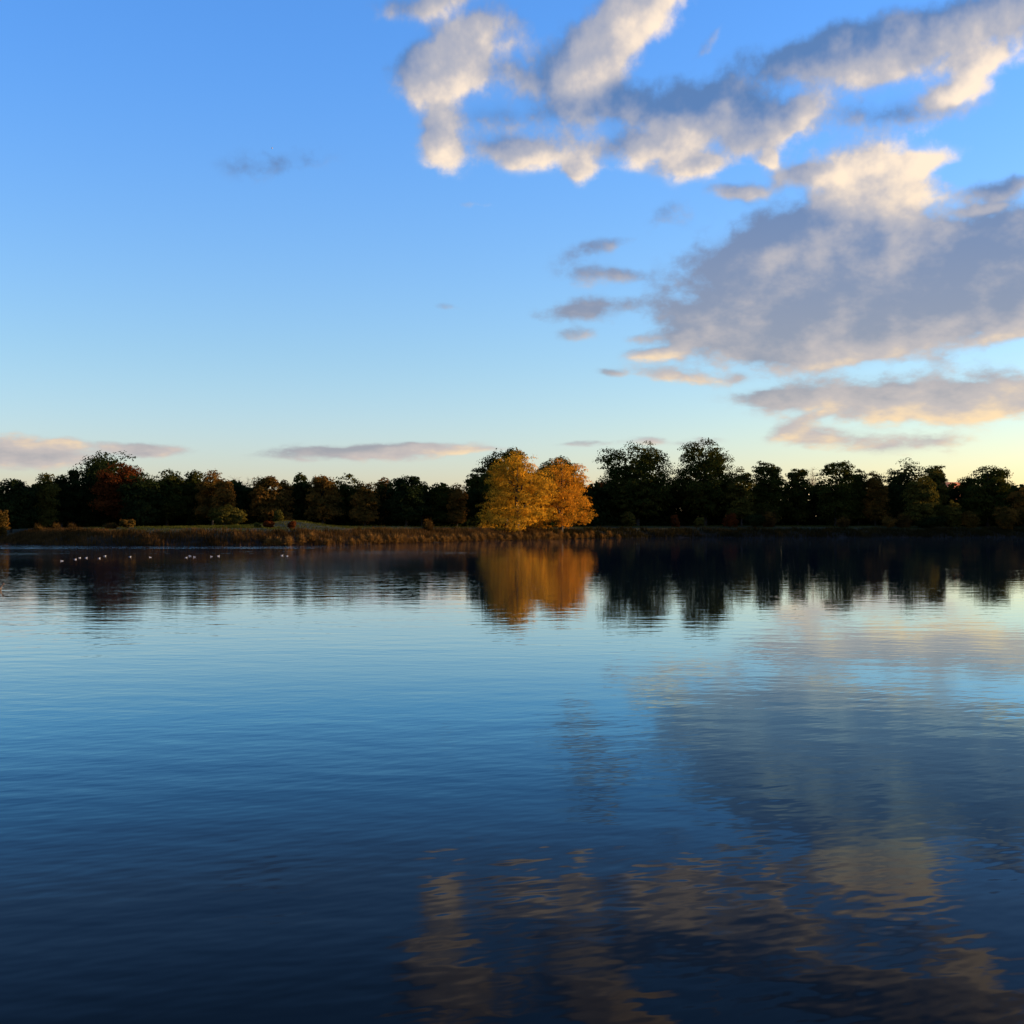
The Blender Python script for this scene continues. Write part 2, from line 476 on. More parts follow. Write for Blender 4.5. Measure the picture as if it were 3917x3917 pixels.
def make_water_mat():
    """dark lake water: mirror reflection by Fresnel, wind ripples as slopes of a wave height field"""
    t = bpy.data.node_groups.new('wave_height', 'ShaderNodeTree')
    t.interface.new_socket('p', in_out='INPUT', socket_type='NodeSocketVector')
    t.interface.new_socket('h', in_out='OUTPUT', socket_type='NodeSocketFloat')
    G = NT(t)
    gi = G.n('NodeGroupInput').outputs['p']
    def layer(rot, sx, sy, scale, det, amp):
        c, s = math.cos(R(rot)), math.sin(R(rot))
        u = G.v('DOT_PRODUCT', gi, (c * sx, s * sx, 0)); w = G.v('DOT_PRODUCT', gi, (-s * sy, c * sy, 0))
        return G.m('MULTIPLY', G.noise(G.xyz(u, w, rot * 0.37), scale, det, 0.5, dim='2D'), amp)
    h = layer(14, 0.34, 1.0, 0.62, 1.0, WAVE[0])          # long low swell lines
    h = G.m('ADD', h, layer(-6, 0.5, 1.0, 1.7, 1.0, WAVE[1]))   # wind ripples
    h = G.m('ADD', h, layer(24, 0.55, 1.0, 6.2, 1.0, WAVE[2]))  # fine ripples
    go = G.n('NodeGroupOutput'); G.put(go.inputs[0], h)

    m, N = material('lake_water')
    co = N.n('ShaderNodeTexCoord').outputs['Object']
    x, y, z = N.sep(co)
    e = 0.03
    def H(off):
        nd = N.n('ShaderNodeGroup', node_tree=t)
        N.put(nd.inputs[0], N.v('ADD', co, off))
        return nd.outputs[0]
    h0 = H((0, 0, 0)); hx = H((e, 0, 0)); hy = H((0, e, 0))
    # wind lanes: patches of livelier and calmer water, ruffled to the left, calmer to the right
    lane = N.noise(N.v('MULTIPLY', co, (0.25, 1.0, 1.0)), 0.045, 3.0, 0.55, dim='2D')
    amp = N.smooth(lane, 0.34, 0.66, 0.55, 1.35)
    amp = N.m('MULTIPLY', amp, N.smooth(x, -25.0, 10.0, 1.3, 0.9))
    # breeze-ruffled lanes below the left shore
    jit = N.m('MULTIPLY', N.m('SUBTRACT', N.noise(N.v('MULTIPLY', co, (0.10, 1.0, 1.0)), 0.14, 3.0, 0.55, dim='2D'), 0.5), 30.0)
    yy = N.m('ADD', y, jit)
    lane1 = N.m('MULTIPLY', N.smooth(yy, 116.0, 121.0), N.smooth(x, -8.0, -26.0))
    lane2 = N.m('MULTIPLY', N.m('MULTIPLY', N.smooth(yy, 99.0, 101.0), N.smooth(yy, 106.0, 103.0)), N.smooth(x, 6.0, -6.0))
    ruffle = N.m('MAXIMUM', lane1, N.m('MULTIPLY', lane2, 0.5))
    # two cat's-paws of micro ripples too small to see one by one
    def paw(cx, cy, rx, ry):
        dv = N.v('DIVIDE', N.v('SUBTRACT', N.xyz(N.m('MULTIPLY_ADD', jit, 0.25, x), yy, 0.0), (cx, cy, 0.0)), (rx, ry, 1.0))
        return N.smooth(N.v('LENGTH', dv), 1.25, 0.35)
    paws = N.m('MAXIMUM', paw(-46.0, 84.0, 17.0, 52.0), paw(-12.0, 80.0, 9.0, 50.0))
    rough = N.m('MULTIPLY_ADD', paws, 0.045, 0.02)
    amp = N.m('ADD', amp, N.m('MULTIPLY', ruffle, 9.0))
    k = N.m('MULTIPLY', amp, -1.0 / e)
    nx = N.m('MULTIPLY', N.m('SUBTRACT', hx, h0), k)
    ny = N.m('MULTIPLY', N.m('SUBTRACT', hy, h0), k)
    nrm = N.v('NORMALIZE', N.xyz(nx, ny, 1.0))
    # reflection by Fresnel, seen as through a polarising filter: strong at grazing, weak looking down
    fr = N.n('ShaderNodeFresnel'); fr.inputs['IOR'].default_value = 1.333
    N.t.links.new(nrm, fr.inputs['Normal'])
    tint = N.ramp(fr.outputs[0], [(0.0, (0.006, 0.006, 0.006)), (0.12, (0.030, 0.027, 0.025)), (0.2, (0.080, 0.081, 0.083)), (0.28, (0.105, 0.178, 0.216)),
                                  (0.4, (0.23, 0.40, 0.48)), (0.55, (0.55, 0.64, 0.66)), (0.8, (0.90, 0.92, 0.92)), (1.0, (1.0, 1.0, 1.0))])
    deep = N.n('ShaderNodeBsdfDiffuse'); deep.inputs[0].default_value = (0.0008, 0.0020, 0.0042, 1)
    gl = N.n('ShaderNodeBsdfGlossy'); N.put(gl.inputs['Color'], tint); N.put(gl.inputs['Roughness'], rough)
    N.t.links.new(nrm, gl.inputs['Normal'])
    ad = N.n('ShaderNodeAddShader')
    N.t.links.new(deep.outputs[0], ad.inputs[0]); N.t.links.new(gl.outputs[0], ad.inputs[1])
    finish(N, ad.outputs[0])
    return m


WAVE = (0.0042, 0.0036, 0.0013)
M['ground'] = make_ground_mat()
M['water'] = make_water_mat()

# ------------------------------------------------------------------ the lake and its banks
# shoreline of the lake in metres (camera at the origin, looking along +y)
SHORE = np.array([(-400, 420), (-200, 300), (-120, 232), (-80, 184), (-69, 167), (-60.7, 151), (-54.9, 142.5), (-48.5, 136),
                  (-40, 134.5), (-30, 135), (-24, 137), (-19.5, 140.5), (-14, 150), (-9.6, 160), (-3, 174), (5, 186), (9, 196),
                  (15, 205), (24, 213), (34, 217), (48, 217), (62, 218), (78, 222), (94, 227), (110, 229), (135, 226), (165, 214),
                  (200, 185), (235, 130), (250, 60), (240, 0.6), (60, 0.6), (0, 0.2), (-60, 0.8), (-300, 2), (-420, 60)], dtype=float)


def shore_dist(P):
    """signed distance to the shoreline, positive on land"""
    P = np.asarray(P, dtype=float)
    A = SHORE; B = np.roll(SHORE, -1, axis=0)
    best = np.full(len(P), 1e9); inside = np.zeros(len(P), dtype=bool)
    for a, b in zip(A, B):
        ab = b - a
        t = np.clip(((P - a) @ ab) / (ab @ ab), 0, 1)
        best = np.minimum(best, np.hypot(*(P - a - t[:, None] * ab).T))
        cr = (a[1] > P[:, 1]) != (b[1] > P[:, 1])
        with np.errstate(divide='ignore', invalid='ignore'):
            xi = (b[0] - a[0]) * (P[:, 1] - a[1]) / (b[1] - a[1]) + a[0]
        inside ^= cr & (P[:, 0] < xi)
    return np.where(inside, -best, best)


def wob(x, y, s, seed=0.0):
    return (np.sin(x * s + seed) * np.cos(y * s * 1.13 + 1.7 * seed) + 0.5 * np.sin(x * s * 2.3 + y * s * 1.9 + seed * 3)) / 1.5


def ground_z(P):
    P = np.atleast_2d(np.asarray(P, dtype=float))
    x, y = P[:, 0], P[:, 1]
    d = shore_dist(P) + 0.5 * wob(x, y, 0.55, 1.0)
    z = np.interp(d, [-8, -1.5, 0, 1.2, 3.0, 6, 12, 30, 120, 900], [-2.2, -0.6, 0.0, 0.55, 1.05, 1.45, 1.8, 2.05, 2.4, 6.0])
    land = np.clip(d / 4, 0, 1)
    z = z + land * (0.10 * wob(x, y, 0.21, 2.0) + 0.05 * wob(x, y, 0.9, 4.0))
    # low mound on the left meadow
    z = z + 0.75 * np.exp(-(((x + 29.5) / 5.0) ** 2 + ((y - 166) / 7.0) ** 2))
    # near bank where the photographer stands is low
    near = np.clip((30 - y) / 20, 0, 1)
    z = np.where(z > 0, z * (1 - 0.62 * near), z)
    return z


def axis(lo, a, b, hi, step):
    mid = np.arange(a, b + 1e-6, step)
    left, right, s, v = [], [], step, a
    while v > lo:
        s *= 1.22; v -= s; left.append(v)
    s, v = step, b
    while v < hi:
        s *= 1.22; v += s; right.append(v)
    return np.array(left[::-1] + list(mid) + right)


def grid_mesh(name, xs, ys, zf):
    X, Y = np.meshgrid(xs, ys)
    P = np.column_stack([X.ravel(), Y.ravel()])
    V = np.column_stack([P, zf(P)])
    nx, ny = len(xs), len(ys)
    i = np.arange(nx * ny).reshape(ny, nx)
    F = np.stack([i[:-1, :-1], i[:-1, 1:], i[1:, 1:], i[1:, :-1]], -1).reshape(-1, 4)
    return mesh_np(name, V, F, 4)


ground = obj('ground', grid_mesh('ground', axis(-4200, -84, 112, 4200, 1.4), axis(-900, 128, 262, 6500, 1.1), ground_z), M['ground'], smooth=True)
tag(ground, kind='structure')
water = obj('lake_water', grid_mesh('lake_water', axis(-440, -60, 60, 260, 12), axis(-2, 10, 200, 430, 12), lambda P: np.zeros(len(P))), M['water'])
tag(water, kind='structure')

# ------------------------------------------------------------------ vegetation builders
def unit(v):
    return v / np.maximum(np.linalg.norm(v, axis=1, keepdims=True), 1e-9)


def leaf_quads(C, Nn, size, aspect=0.62, hang=0.0):
    """diamond leaves at C facing Nn; hang > 0 lets their long axis droop"""
    n = len(C)
    Nn = unit(Nn)
    t = rng.normal(size=(n, 3))
    t[:, 2] -= hang * 3.0
    t = unit(t - Nn * np.sum(t * Nn, 1, keepdims=True))
    b = np.cross(Nn, t)
    L = size[:, None] * 0.5
    fold = Nn * (L * 0.18)
    V = np.stack([C - t * L, C + b * L * aspect + fold, C + t * L, C - b * L * aspect + fold], 1).reshape(-1, 3)
    return V, np.arange(4 * n).reshape(-1, 4)


def crown_points(lobes, leaf, dense, clump=0.8, per=34, core=1.0):
    """leaf centres and normals: leaf clumps scattered over the shells of a few lobes, plus a dim core"""
    Cs, Ns, Ss = [], [], []
    for (c, r) in lobes:
        c = np.array(c); r = np.array(r)
        area = 4 * math.pi * ((((r[0] * r[1]) ** 1.6 + (r[0] * r[2]) ** 1.6 + (r[1] * r[2]) ** 1.6) / 3) ** (1 / 1.6))
        rc = min(clump, 0.45 * r.min() + 0.1)
        k = max(6, int(1.5 * dense * area / (math.pi * rc * rc)))
        dv = unit(rng.normal(size=(k, 3)))
        rad = rng.uniform(0.62, 1.0, k) ** 0.7
        cc = c + dv * rad[:, None] * (r - 0.35 * rc)
        cr = rc * rng.uniform(0.4, 1.3, k)
        m = np.maximum(6, (per * (cr / rc) ** 2)).astype(int)
        idx = np.repeat(np.arange(k), m)
        ld = unit(rng.normal(size=(len(idx), 3)))
        ld[:, 2] = np.where(ld[:, 2] < -0.3, -ld[:, 2] * 0.5, ld[:, 2])
        lr = rng.uniform(0.35, 1.0, len(idx)) ** 0.6
        P = cc[idx] + ld * (lr * cr[idx])[:, None] * np.array([1.15, 1.15, 0.8])
        Cs.append(P)
        Ns.append(ld + 0.6 * dv[idx] + 0.55 * rng.normal(size=P.shape))
        Ss.append(leaf * rng.uniform(0.65, 1.3, len(P)))
        if core:
            q = int(core * dense * 1.1 * area / (leaf * 2.6) ** 2 * 1.6)
            dv = unit(rng.normal(size=(q, 3)))
            Cs.append(c + dv * (rng.uniform(0.1, 0.72, q) ** 0.5)[:, None] * r * 0.8)
            Ns.append(rng.normal(size=(q, 3)))
            Ss.append(leaf * 2.4 * rng.uniform(0.7, 1.2, q))
    return np.concatenate(Cs), np.concatenate(Ns), np.concatenate(Ss)


def tubes(name, segs, sides=6):
    """tapered tubes: list of (point a, radius a, point b, radius b)"""
    V, F = [], []
    for (a, ra, b, rb) in segs:
        a, b = Vector(a), Vector(b)
        q = (b - a).to_track_quat('Z', 'Y')
        s = len(V)
        for p_, r_ in ((a, ra), (b, rb)):
            for i in range(sides):
                an = 2 * math.pi * i / sides
                V.append(p_ + q @ Vector((math.cos(an) * r_, math.sin(an) * r_, 0)))
        for i in range(sides):
            j = (i + 1) % sides
            F.append((s + i, s + j, s + sides + j, s + sides + i))
    return mesh_np(name, [tuple(v) for v in V], F, 4)


def limb(a, b, r0, r1, n=4, bend=0.12):
    """a bent limb as a chain of tapered pieces"""
    a, b = np.array(a, float), np.array(b, float)
    L = np.linalg.norm(b - a); pts = [a]
    for i in range(1, n):
        t = i / n
        pts.append(a + (b - a) * t + rng.normal(size=3) * L * bend * 0.5 + np.array([0, 0, L * bend * math.sin(math.pi * t)]))
    pts.append(b)
    rr = np.linspace(r0, r1, n + 1)
    return [(pts[i], rr[i], pts[i + 1], rr[i + 1]) for i in range(n)]


LEAF = {'dark': 0.34, 'oak': 0.36, 'olive': 0.34, 'brown': 0.32, 'rust': 0.30, 'willow': 0.25, 'bare': 0.3}


def make_tree(kind, x, y, ztop, w, bf, dense, label, group='trees along the far bank'):
    global rng
    rng = np.random.default_rng(int(abs(x) * 10 + y * 7) + 1)
    z0 = float(ground_z([(x, y)])[0]) - 0.08
    H = ztop - z0
    w = w * (1.12 if kind == 'willow' else 1.18)
    root = empty({'willow': 'willow_tree', 'bare': 'bare_tree'}.get(kind, 'broadleaf_tree'), (x, y, z0), rng.uniform(-0.3, 0.3))
    tag(root, label, 'tree', group)
    leaf = LEAF[kind]
    lobes = []
    if kind == 'willow':
        lobes += [((0, 0, 0.63 * H), (0.86 * w, 0.8 * w, 0.37 * H)), ((0, 0, 0.36 * H), (0.98 * w, 0.9 * w, 0.27 * H))]
        for k in range(9):
            an = k / 9 * 2 * math.pi + rng.uniform(-0.3, 0.3)
            zz = rng.uniform(0.30, 0.78) * H
            ww = w * (0.78 if zz < 0.55 * H else 0.55)
            lobes.append(((ww * math.cos(an), ww * math.sin(an), zz), (0.34 * w, 0.34 * w, rng.uniform(0.15, 0.22) * H)))
        lobes.append(((-0.62 * w, -0.45 * w, 0.13 * H), (0.42 * w, 0.4 * w, 0.14 * H)))
        lobes.append(((0.15 * w, -0.65 * w, 0.20 * H), (0.4 * w, 0.36 * w, 0.15 * H)))
        lobes.append(((-0.85 * w, 0.0, 0.2 * H), (0.3 * w, 0.4 * w, 0.2 * H)))
        if x < 5:
            lobes.append(((-0.25 * w, -0.7 * w, 0.10 * H), (0.36 * w, 0.35 * w, 0.11 * H)))
        lobes.append(((0.7 * w, -0.1 * w, 0.22 * H), (0.32 * w, 0.34 * w, 0.13 * H)))
        C_, N_, S_ = crown_points(lobes, leaf, 0.6 * dense, 0.85, 50, core=0.6)
        V, F = leaf_quads(C_, N_, S_, 0.42, hang=0.5)
        crown = mesh_np('crown', V, F, 4)
        mat = M['gold'] if x < 5 else M['amber']
    elif kind == 'bare':
        segs = []
        tips = []
        for k in range(9):
            an = rng.uniform(0, 6.28); rr = w * rng.uniform(0.3, 1.0)
            tip = (rr * math.cos(an), rr * math.sin(an), H * rng.uniform(0.72, 1.0))
            st = np.array((0, 0, H * rng.uniform(0.3, 0.6)))
            segs += limb(st, tip, 0.06, 0.018, 4)
            tips += [st + (np.array(tip) - st) * t for t in (0.4, 0.55, 0.7, 0.85, 1.0)]
        for tp in tips:
            for k in range(7):
                e_ = tp + np.array((rng.normal() * 0.55, rng.normal() * 0.55, rng.uniform(0.1, 0.8)))
                segs.append((tp, 0.018, e_, 0.007))
        crown = tubes('crown', segs, 3)
        mat = M['twig']
    else:
        rz = min(0.5 * H * (1 - bf), 1.15 * w)
        lobes.append(((0, 0, H - rz * 0.97), (0.90 * w, 0.85 * w, rz)))
        z = H - 1.35 * rz
        while z > bf * H + 0.35 * w:
            lobes.append(((rng.uniform(-.1, .1) * w, rng.uniform(-.1, .1) * w, z), (rng.uniform(0.95, 1.12) * w, 0.85 * w, 0.8 * w)))
            z -= 0.8 * w
        lobes.append(((0, -0.1 * w, bf * H + 0.55 * w), (1.1 * w, 0.9 * w, 0.55 * w)))
        nside = 4 if w < 2 else 7
        for k in range(nside):
            an = k / nside * 6.283 + rng.uniform(-0.4, 0.4)
            zz = rng.uniform(max(0.35, bf), 0.9)
            ww = w * rng.uniform(0.55, 0.85) * (1.0 if zz < 0.75 else 0.55)
            rr = w * rng.uniform(0.26, 0.42)
            lobes.append(((ww * math.cos(an), ww * math.sin(an), min(zz * H, H - rr)), (rr, rr, rr * 0.9)))
        open_ = dense < 0.8
        airy = 0.35 if dense < 0.9 else 1.0
        C_, N_, S_ = crown_points(lobes, leaf, (1.0 if open_ else dense), 0.55 + 0.09 * w, 34, core=airy)
        if open_:                       # dense low skirt, airy top
            C2, N2, S2 = crown_points([((0, 0, H * (bf + 0.08)), (0.9 * w, 0.8 * w, 0.22 * H))], leaf * 1.5, 1.2, 0.8, 26)
            C_, N_, S_ = np.concatenate([C_, C2]), np.concatenate([N_, N2]), np.concatenate([S_, S2])
        V, F = leaf_quads(C_, N_, S_)
        V[:, 2] = np.maximum(V[:, 2], 0.05)
        crown = mesh_np('crown', V, F, 4)
        mat = M[kind]
    obj('crown', crown, mat, root)
    r0 = 0.045 * w + 0.07
    segs = limb((0, 0, 0), (rng.normal() * 0.1, rng.normal() * 0.1, H * 0.55), r0, r0 * 0.55, 5, 0.02)
    top = segs[-1][2]
    segs += limb(top, (0, 0, H * 0.9), r0 * 0.55, r0 * 0.12, 4, 0.05)
    for (c, r) in lobes[1:9]:
        st = segs[rng.integers(1, 5)][2]
        segs += limb(st, (c[0] * 0.9, c[1] * 0.9, max(c[2], st[2] * 0.6)), r0 * 0.42, r0 * 0.1, 4)
    if kind == 'bare':
        segs = segs[:9]
    obj('trunk', tubes('trunk', segs, 7), M['twig'] if kind == 'bare' else M['bark'], root, smooth=True)
    return root


def make_shrub(kind, x, y, ztop, w, label):
    z0 = float(ground_z([(x, y)])[0]) - 0.05
    H = max(ztop - z0, 0.7)
    root = empty('shrub', (x, y, z0), rng.uniform(0, 6.28))
    tag(root, label, 'shrub', 'shrubs on the far bank')
    if kind == 'straw':
        n = 420
        w = 1.35 * w
        an = rng.uniform(0, 6.283, n); lean = rng.uniform(0, 1, n) ** 0.6
        base = np.column_stack([np.cos(an), np.sin(an), np.zeros(n)]) * (rng.uniform(0, 0.6, n) * w)[:, None]
        tip = base + np.column_stack([np.cos(an) * lean * w * 0.7, np.sin(an) * lean * w * 0.7, H * (1.0 - 0.55 * lean ** 1.5) * rng.uniform(0.5, 1.08, n)])
        V, F = blades(base, tip, 0.06, 0.10)
        obj('stems', mesh_np('stems', V, F, 3), M['reed'], root)
        C_, N_, S_ = crown_points([((0, 0, 0.42 * H), (0.85 * w, 0.8 * w, 0.36 * H)), ((0.4 * w, 0.2 * w, 0.5 * H), (0.4 * w, 0.4 * w, 0.34 * H))], 0.15, 0.35, 0.3, 22, core=0)
        V, F = leaf_quads(C_, N_, S_)
        V[:, 2] = np.maximum(V[:, 2], 0.04)
        obj('leaves', mesh_np('leaves', V, F, 4), M['brown'], root)
    else:
        lobes = [((0, 0, 0.45 * H), (0.8 * w, 0.7 * w, 0.5 * H))]
        for k in range(5):
            an = k * 1.257 + rng.uniform(-0.3, 0.3)
            lobes.append(((0.62 * w * math.cos(an), 0.5 * w * math.sin(an), rng.uniform(0.3, 0.62) * H), (0.38 * w, 0.38 * w, 0.33 * H)))
        C_, N_, S_ = crown_points(lobes, 0.24, 0.8, 0.4, 26)
        V, F = leaf_quads(C_, N_, S_)
        V[:, 2] = np.maximum(V[:, 2], 0.04)
        obj('leaves', mesh_np('leaves', V, F, 4), M[kind], root)
        segs = []
        for k in range(5):
            an = rng.uniform(0, 6.283)
            segs += limb((0.1 * math.cos(an), 0.1 * math.sin(an), 0), (0.5 * w * math.cos(an), 0.5 * w * math.sin(an), 0.7 * H), 0.04, 0.012, 3)
        obj('stems', tubes('stems', segs, 5), M['bark'], root)
    return root


def blades(base, tip, width, droop):
    """bent grass blades: 5 vertices, 3 triangles each"""
    n = len(base)
    d = tip - base
    hor = d.copy(); hor[:, 2] = 0
    side = np.cross(d, rng.normal(size=(n, 3))); side = unit(side) * (width * rng.uniform(0.6, 1.3, n))[:, None] * 0.5
    mid = base + d * 0.58 - hor * 0.22 + np.array([0, 0, 1.0]) * (np.linalg.norm(d, axis=1) * droop)[:, None]
    V = np.stack([base - side, base + side, mid + side * 0.8, mid - side * 0.8, tip], 1).reshape(-1, 3)
    i = 5 * np.arange(n)[:, None]
    F = np.concatenate([i + [0, 1, 2], i + [0, 2, 3], i + [3, 2, 4]], 1).reshape(-1, 3)
    return V, F


# ------------------------------------------------------------------ far bank: trees, shrubs, thicket
TREES = [
    ('dark', -73.0, 180.0, 9.56, 3.05, 0.05, 1.00, 'dark round green tree cut off by the left edge of the picture'),
    ('olive', -69.4, 184.0, 9.83, 1.48, 0.08, 1.00, 'olive bushy tree second from the left edge, before the tall red one'),
    ('dark', -68.4, 188.0, 10.07, 1.35, 0.08, 1.00, 'narrow dark tree close against the left flank of the tall dark crown'),
    ('dark', -67.4, 190.0, 10.96, 0.64, 0.10, 0.80, 'slim pointed dark tree just left of the tall broad crown'),
    ('dark', -62.6, 192.0, 13.73, 5.69, 0.10, 1.00, 'tall broad dark green tree, the highest on the left shore'),
    ('rust', -57.8, 184.0, 11.62, 3.81, 0.12, 1.00, 'rust red tree with sunlit top in front of the tall dark crown'),
    ('dark', -54.0, 180.0, 10.05, 2.36, 0.05, 1.00, 'low dark tree at the right foot of the rust red tree'),
    ('oak', -51.9, 186.0, 10.54, 2.99, 0.08, 1.00, 'wide dark green tree right of the rust red tree'),
    ('oak', -48.3, 187.0, 10.55, 1.50, 0.10, 0.90, 'narrow dark tree beside the orange brown tree on the left'),
    ('brown', -44.6, 184.0, 10.38, 1.95, 0.10, 1.00, 'orange brown round tree with lit right side above the olive bush mound'),
    ('brown', -42.1, 181.0, 8.83, 1.23, 0.08, 1.00, 'small brown tree at the right end of the left tree group'),
    ('bare', -43.6, 200.0, 10.06, 1.61, 0.10, 0.50, 'thin leafless tree in the dip between the two left tree groups'),
    ('brown', -37.4, 188.0, 9.72, 2.39, 0.06, 1.00, 'round brown tree right after the leafless gap on the left'),
    ('brown', -35.1, 190.0, 9.07, 1.29, 0.06, 1.00, 'small brown tree leaning on the right of the round brown one'),
    ('oak', -33.1, 193.0, 10.07, 1.31, 0.10, 0.55, 'slim see-through tree with sky showing between its branches'),
    ('brown', -29.1, 190.0, 9.95, 2.41, 0.06, 1.00, 'broad russet tree lit on its right side, mid left'),
    ('oak', -26.0, 194.0, 10.24, 2.46, 0.08, 0.80, 'green tree with an uneven top beside the broad russet tree'),
    ('brown', -22.6, 190.0, 8.99, 1.85, 0.06, 1.00, 'low dull brown tree left of the slim spire-topped one'),
    ('brown', -20.6, 196.0, 9.94, 1.08, 0.08, 0.60, 'slim thin-leaved tree with a small spire top, mid left'),
    ('dark', -16.4, 192.0, 10.16, 2.68, 0.06, 1.00, 'dark round tree standing alone in outline left of the golden willow'),
    ('dark', -14.2, 194.0, 9.21, 1.07, 0.30, 0.80, 'small dark tree touching the right of the round dark tree'),
    ('oak', -11.1, 196.0, 9.49, 1.74, 0.06, 0.90, 'dark green tree in the dip left of the golden willow'),
    ('brown', -8.6, 194.0, 8.60, 1.15, 0.08, 0.90, 'small orange topped tree nearest the golden willow on its left'),
    ('oak', -1.0, 204.0, 14.96, 4.53, 0.12, 1.00, 'tall dark tree showing behind the left golden willow'),
    ('oak', -5.3, 206.0, 11.68, 2.44, 0.08, 0.90, 'dark tree stepping down behind the left flank of the golden willow'),
    ('oak', 8.0, 214.0, 14.53, 3.85, 0.12, 1.00, 'tall dark tree showing behind the right golden willow'),
    ('willow', 0.8, 187.0, 13.51, 5.14, 0.00, 1.00, 'big golden yellow willow at the water edge, the left of the pair'),
    ('willow', 7.9, 198.0, 13.16, 4.94, 0.02, 1.00, 'golden yellow willow at the water edge, the right of the pair'),
    ('rust', 18.3, 250.0, 11.02, 2.33, 0.05, 1.00, 'dark red low tree in the gap right of the golden willows'),
    ('oak', 24.2, 238.0, 18.56, 6.14, 0.22, 0.72, 'tall open oak right of the willows, the left of the two highest'),
    ('oak', 37.6, 240.0, 18.80, 5.69, 0.22, 0.72, 'tall open oak with olive lit right edge, the right of the two highest'),
    ('olive', 43.8, 236.0, 13.28, 2.20, 0.10, 0.80, 'yellowish green lower tree on the right shoulder of the tall oaks'),
    ('oak', 50.0, 242.0, 14.58, 3.38, 0.10, 0.85, 'dark flat topped tree right of the two tall oaks'),
    ('oak', 56.4, 244.0, 13.65, 2.06, 0.10, 0.80, 'narrow dark tree with a pointed top beside the flat topped one'),
    ('bare', 62.3, 256.0, 13.93, 1.62, 0.10, 0.50, 'pale leafless tree peeping over the right tree line'),
    ('oak', 62.8, 240.0, 14.58, 3.55, 0.10, 0.85, 'round topped dark tree right of the pale leafless one'),
    ('oak', 68.1, 243.0, 12.94, 1.75, 0.08, 0.90, 'short dark tree right of the round topped one'),
    ('brown', 71.1, 242.0, 12.79, 2.05, 0.08, 0.90, 'dull brown tree left of the tall dome shaped tree'),
    ('dark', 78.6, 246.0, 15.46, 4.79, 0.08, 1.00, 'tall dome shaped dark tree on the right shore'),
    ('olive', 83.1, 242.0, 14.22, 1.84, 0.08, 0.90, 'olive tree lit on its right side next to the orange roof'),
    ('olive', 77.0, 232.0, 11.28, 3.04, 0.04, 1.00, 'low olive tree in front of the dome shaped dark tree'),
    ('oak', 92.4, 240.0, 13.82, 4.97, 0.08, 0.92, 'broad dark tree with ragged top right of the orange roof'),
    ('brown', 97.7, 236.0, 9.44, 2.80, 0.05, 1.00, 'brown tree cut off by the right edge of the picture'),
]
SHRUBS = [
    ('olive', -39.5, 172.0, 5.24, 2.76, 'low olive bush mound in front of the orange brown tree'),
    ('brown', -69.3, 168.0, 4.57, 0.92, 'brown shrub at the very left edge of the picture'),
    ('olive', -32.5, 172.0, 4.62, 0.80, 'small round bush on the low mound of the left meadow'),
    ('straw', -61.4, 160.0, 2.64, 0.51, 'pale tuft shrub far left on the bank below the dark trees'),
    ('straw', -58.3, 158.0, 2.73, 0.57, 'pale tuft shrub left of the low dark bank shrubs'),
    ('straw', -55.6, 156.0, 2.66, 0.46, 'third pale tuft shrub from the left on the bank'),
    ('straw', -50.0, 154.0, 2.69, 0.78, 'wide pale shrub on the bank below the rust red tree'),
    ('brown', -47.8, 154.0, 3.05, 0.98, 'brown shrub on the bank right below the rust red tree'),
    ('olive', -30.9, 150.0, 2.40, 0.44, 'small greenish shrub on the left meadow edge'),
    ('rust', -29.5, 150.0, 2.84, 0.70, 'reddish shrub on the meadow edge beside the greenish one'),
    ('rust', -26.7, 150.0, 2.81, 0.54, 'narrow reddish shrub on the meadow edge left of the lawn'),
    ('straw', -11.3, 166.0, 3.42, 0.70, 'tall straw coloured grass plume left of the willows'),
    ('olive', 21.4, 228.0, 4.86, 1.64, 'pale olive shrub at the foot of the left tall oak'),
    ('rust', 30.1, 228.0, 4.38, 0.92, 'small reddish shrub between the two tall oaks'),
    ('olive', 34.6, 228.0, 3.99, 0.96, 'small olive shrub under the right tall oak'),
    ('rust', 40.2, 228.0, 4.47, 1.64, 'wide reddish shrub right of the tall oaks'),
    ('dark', 44.9, 228.0, 4.47, 2.12, 'dark low mound of bramble beside the tan shrub'),
    ('straw', 47.5, 229.0, 5.35, 1.36, 'tan upright shrub at the near end of the lit grass strip'),
    ('straw', 61.3, 229.0, 4.19, 1.16, 'tan round shrub at the far end of the lit grass strip'),
    ('straw', 73.1, 231.0, 4.99, 1.47, 'pale shrub below the dome shaped tree on the right'),
    ('brown', 70.1, 230.0, 3.91, 1.36, 'low brown shrub right of the lit grass strip'),
    ('dark', 77.9, 230.0, 4.01, 3.41, 'long dark bramble mound on the right shore'),
    ('olive', 81.8, 230.0, 7.17, 2.14, 'tall olive shrub below the orange roof'),
    ('brown', 85.2, 230.0, 4.98, 1.95, 'brown shrub right of the tall olive shrub'),
    ('brown', 92.0, 230.0, 5.95, 2.72, 'wide brown thicket shrub near the right edge'),
]
GULLS = [
    (-28.89, 79.35),
    (-29.25, 82.83),
    (-30.29, 86.62),
    (-29.82, 86.62),
    (-28.48, 85.32),
    (-30.13, 91.51),
    (-27.60, 89.35),
    (-25.74, 87.96),
    (-22.99, 87.29),
    (-23.84, 91.51),
    (-22.77, 88.65),
    (-21.90, 90.06),
    (-21.73, 91.51),
    (-17.30, 93.01),
    (-16.64, 91.51),
]

for t_ in TREES:
    make_tree(*t_)
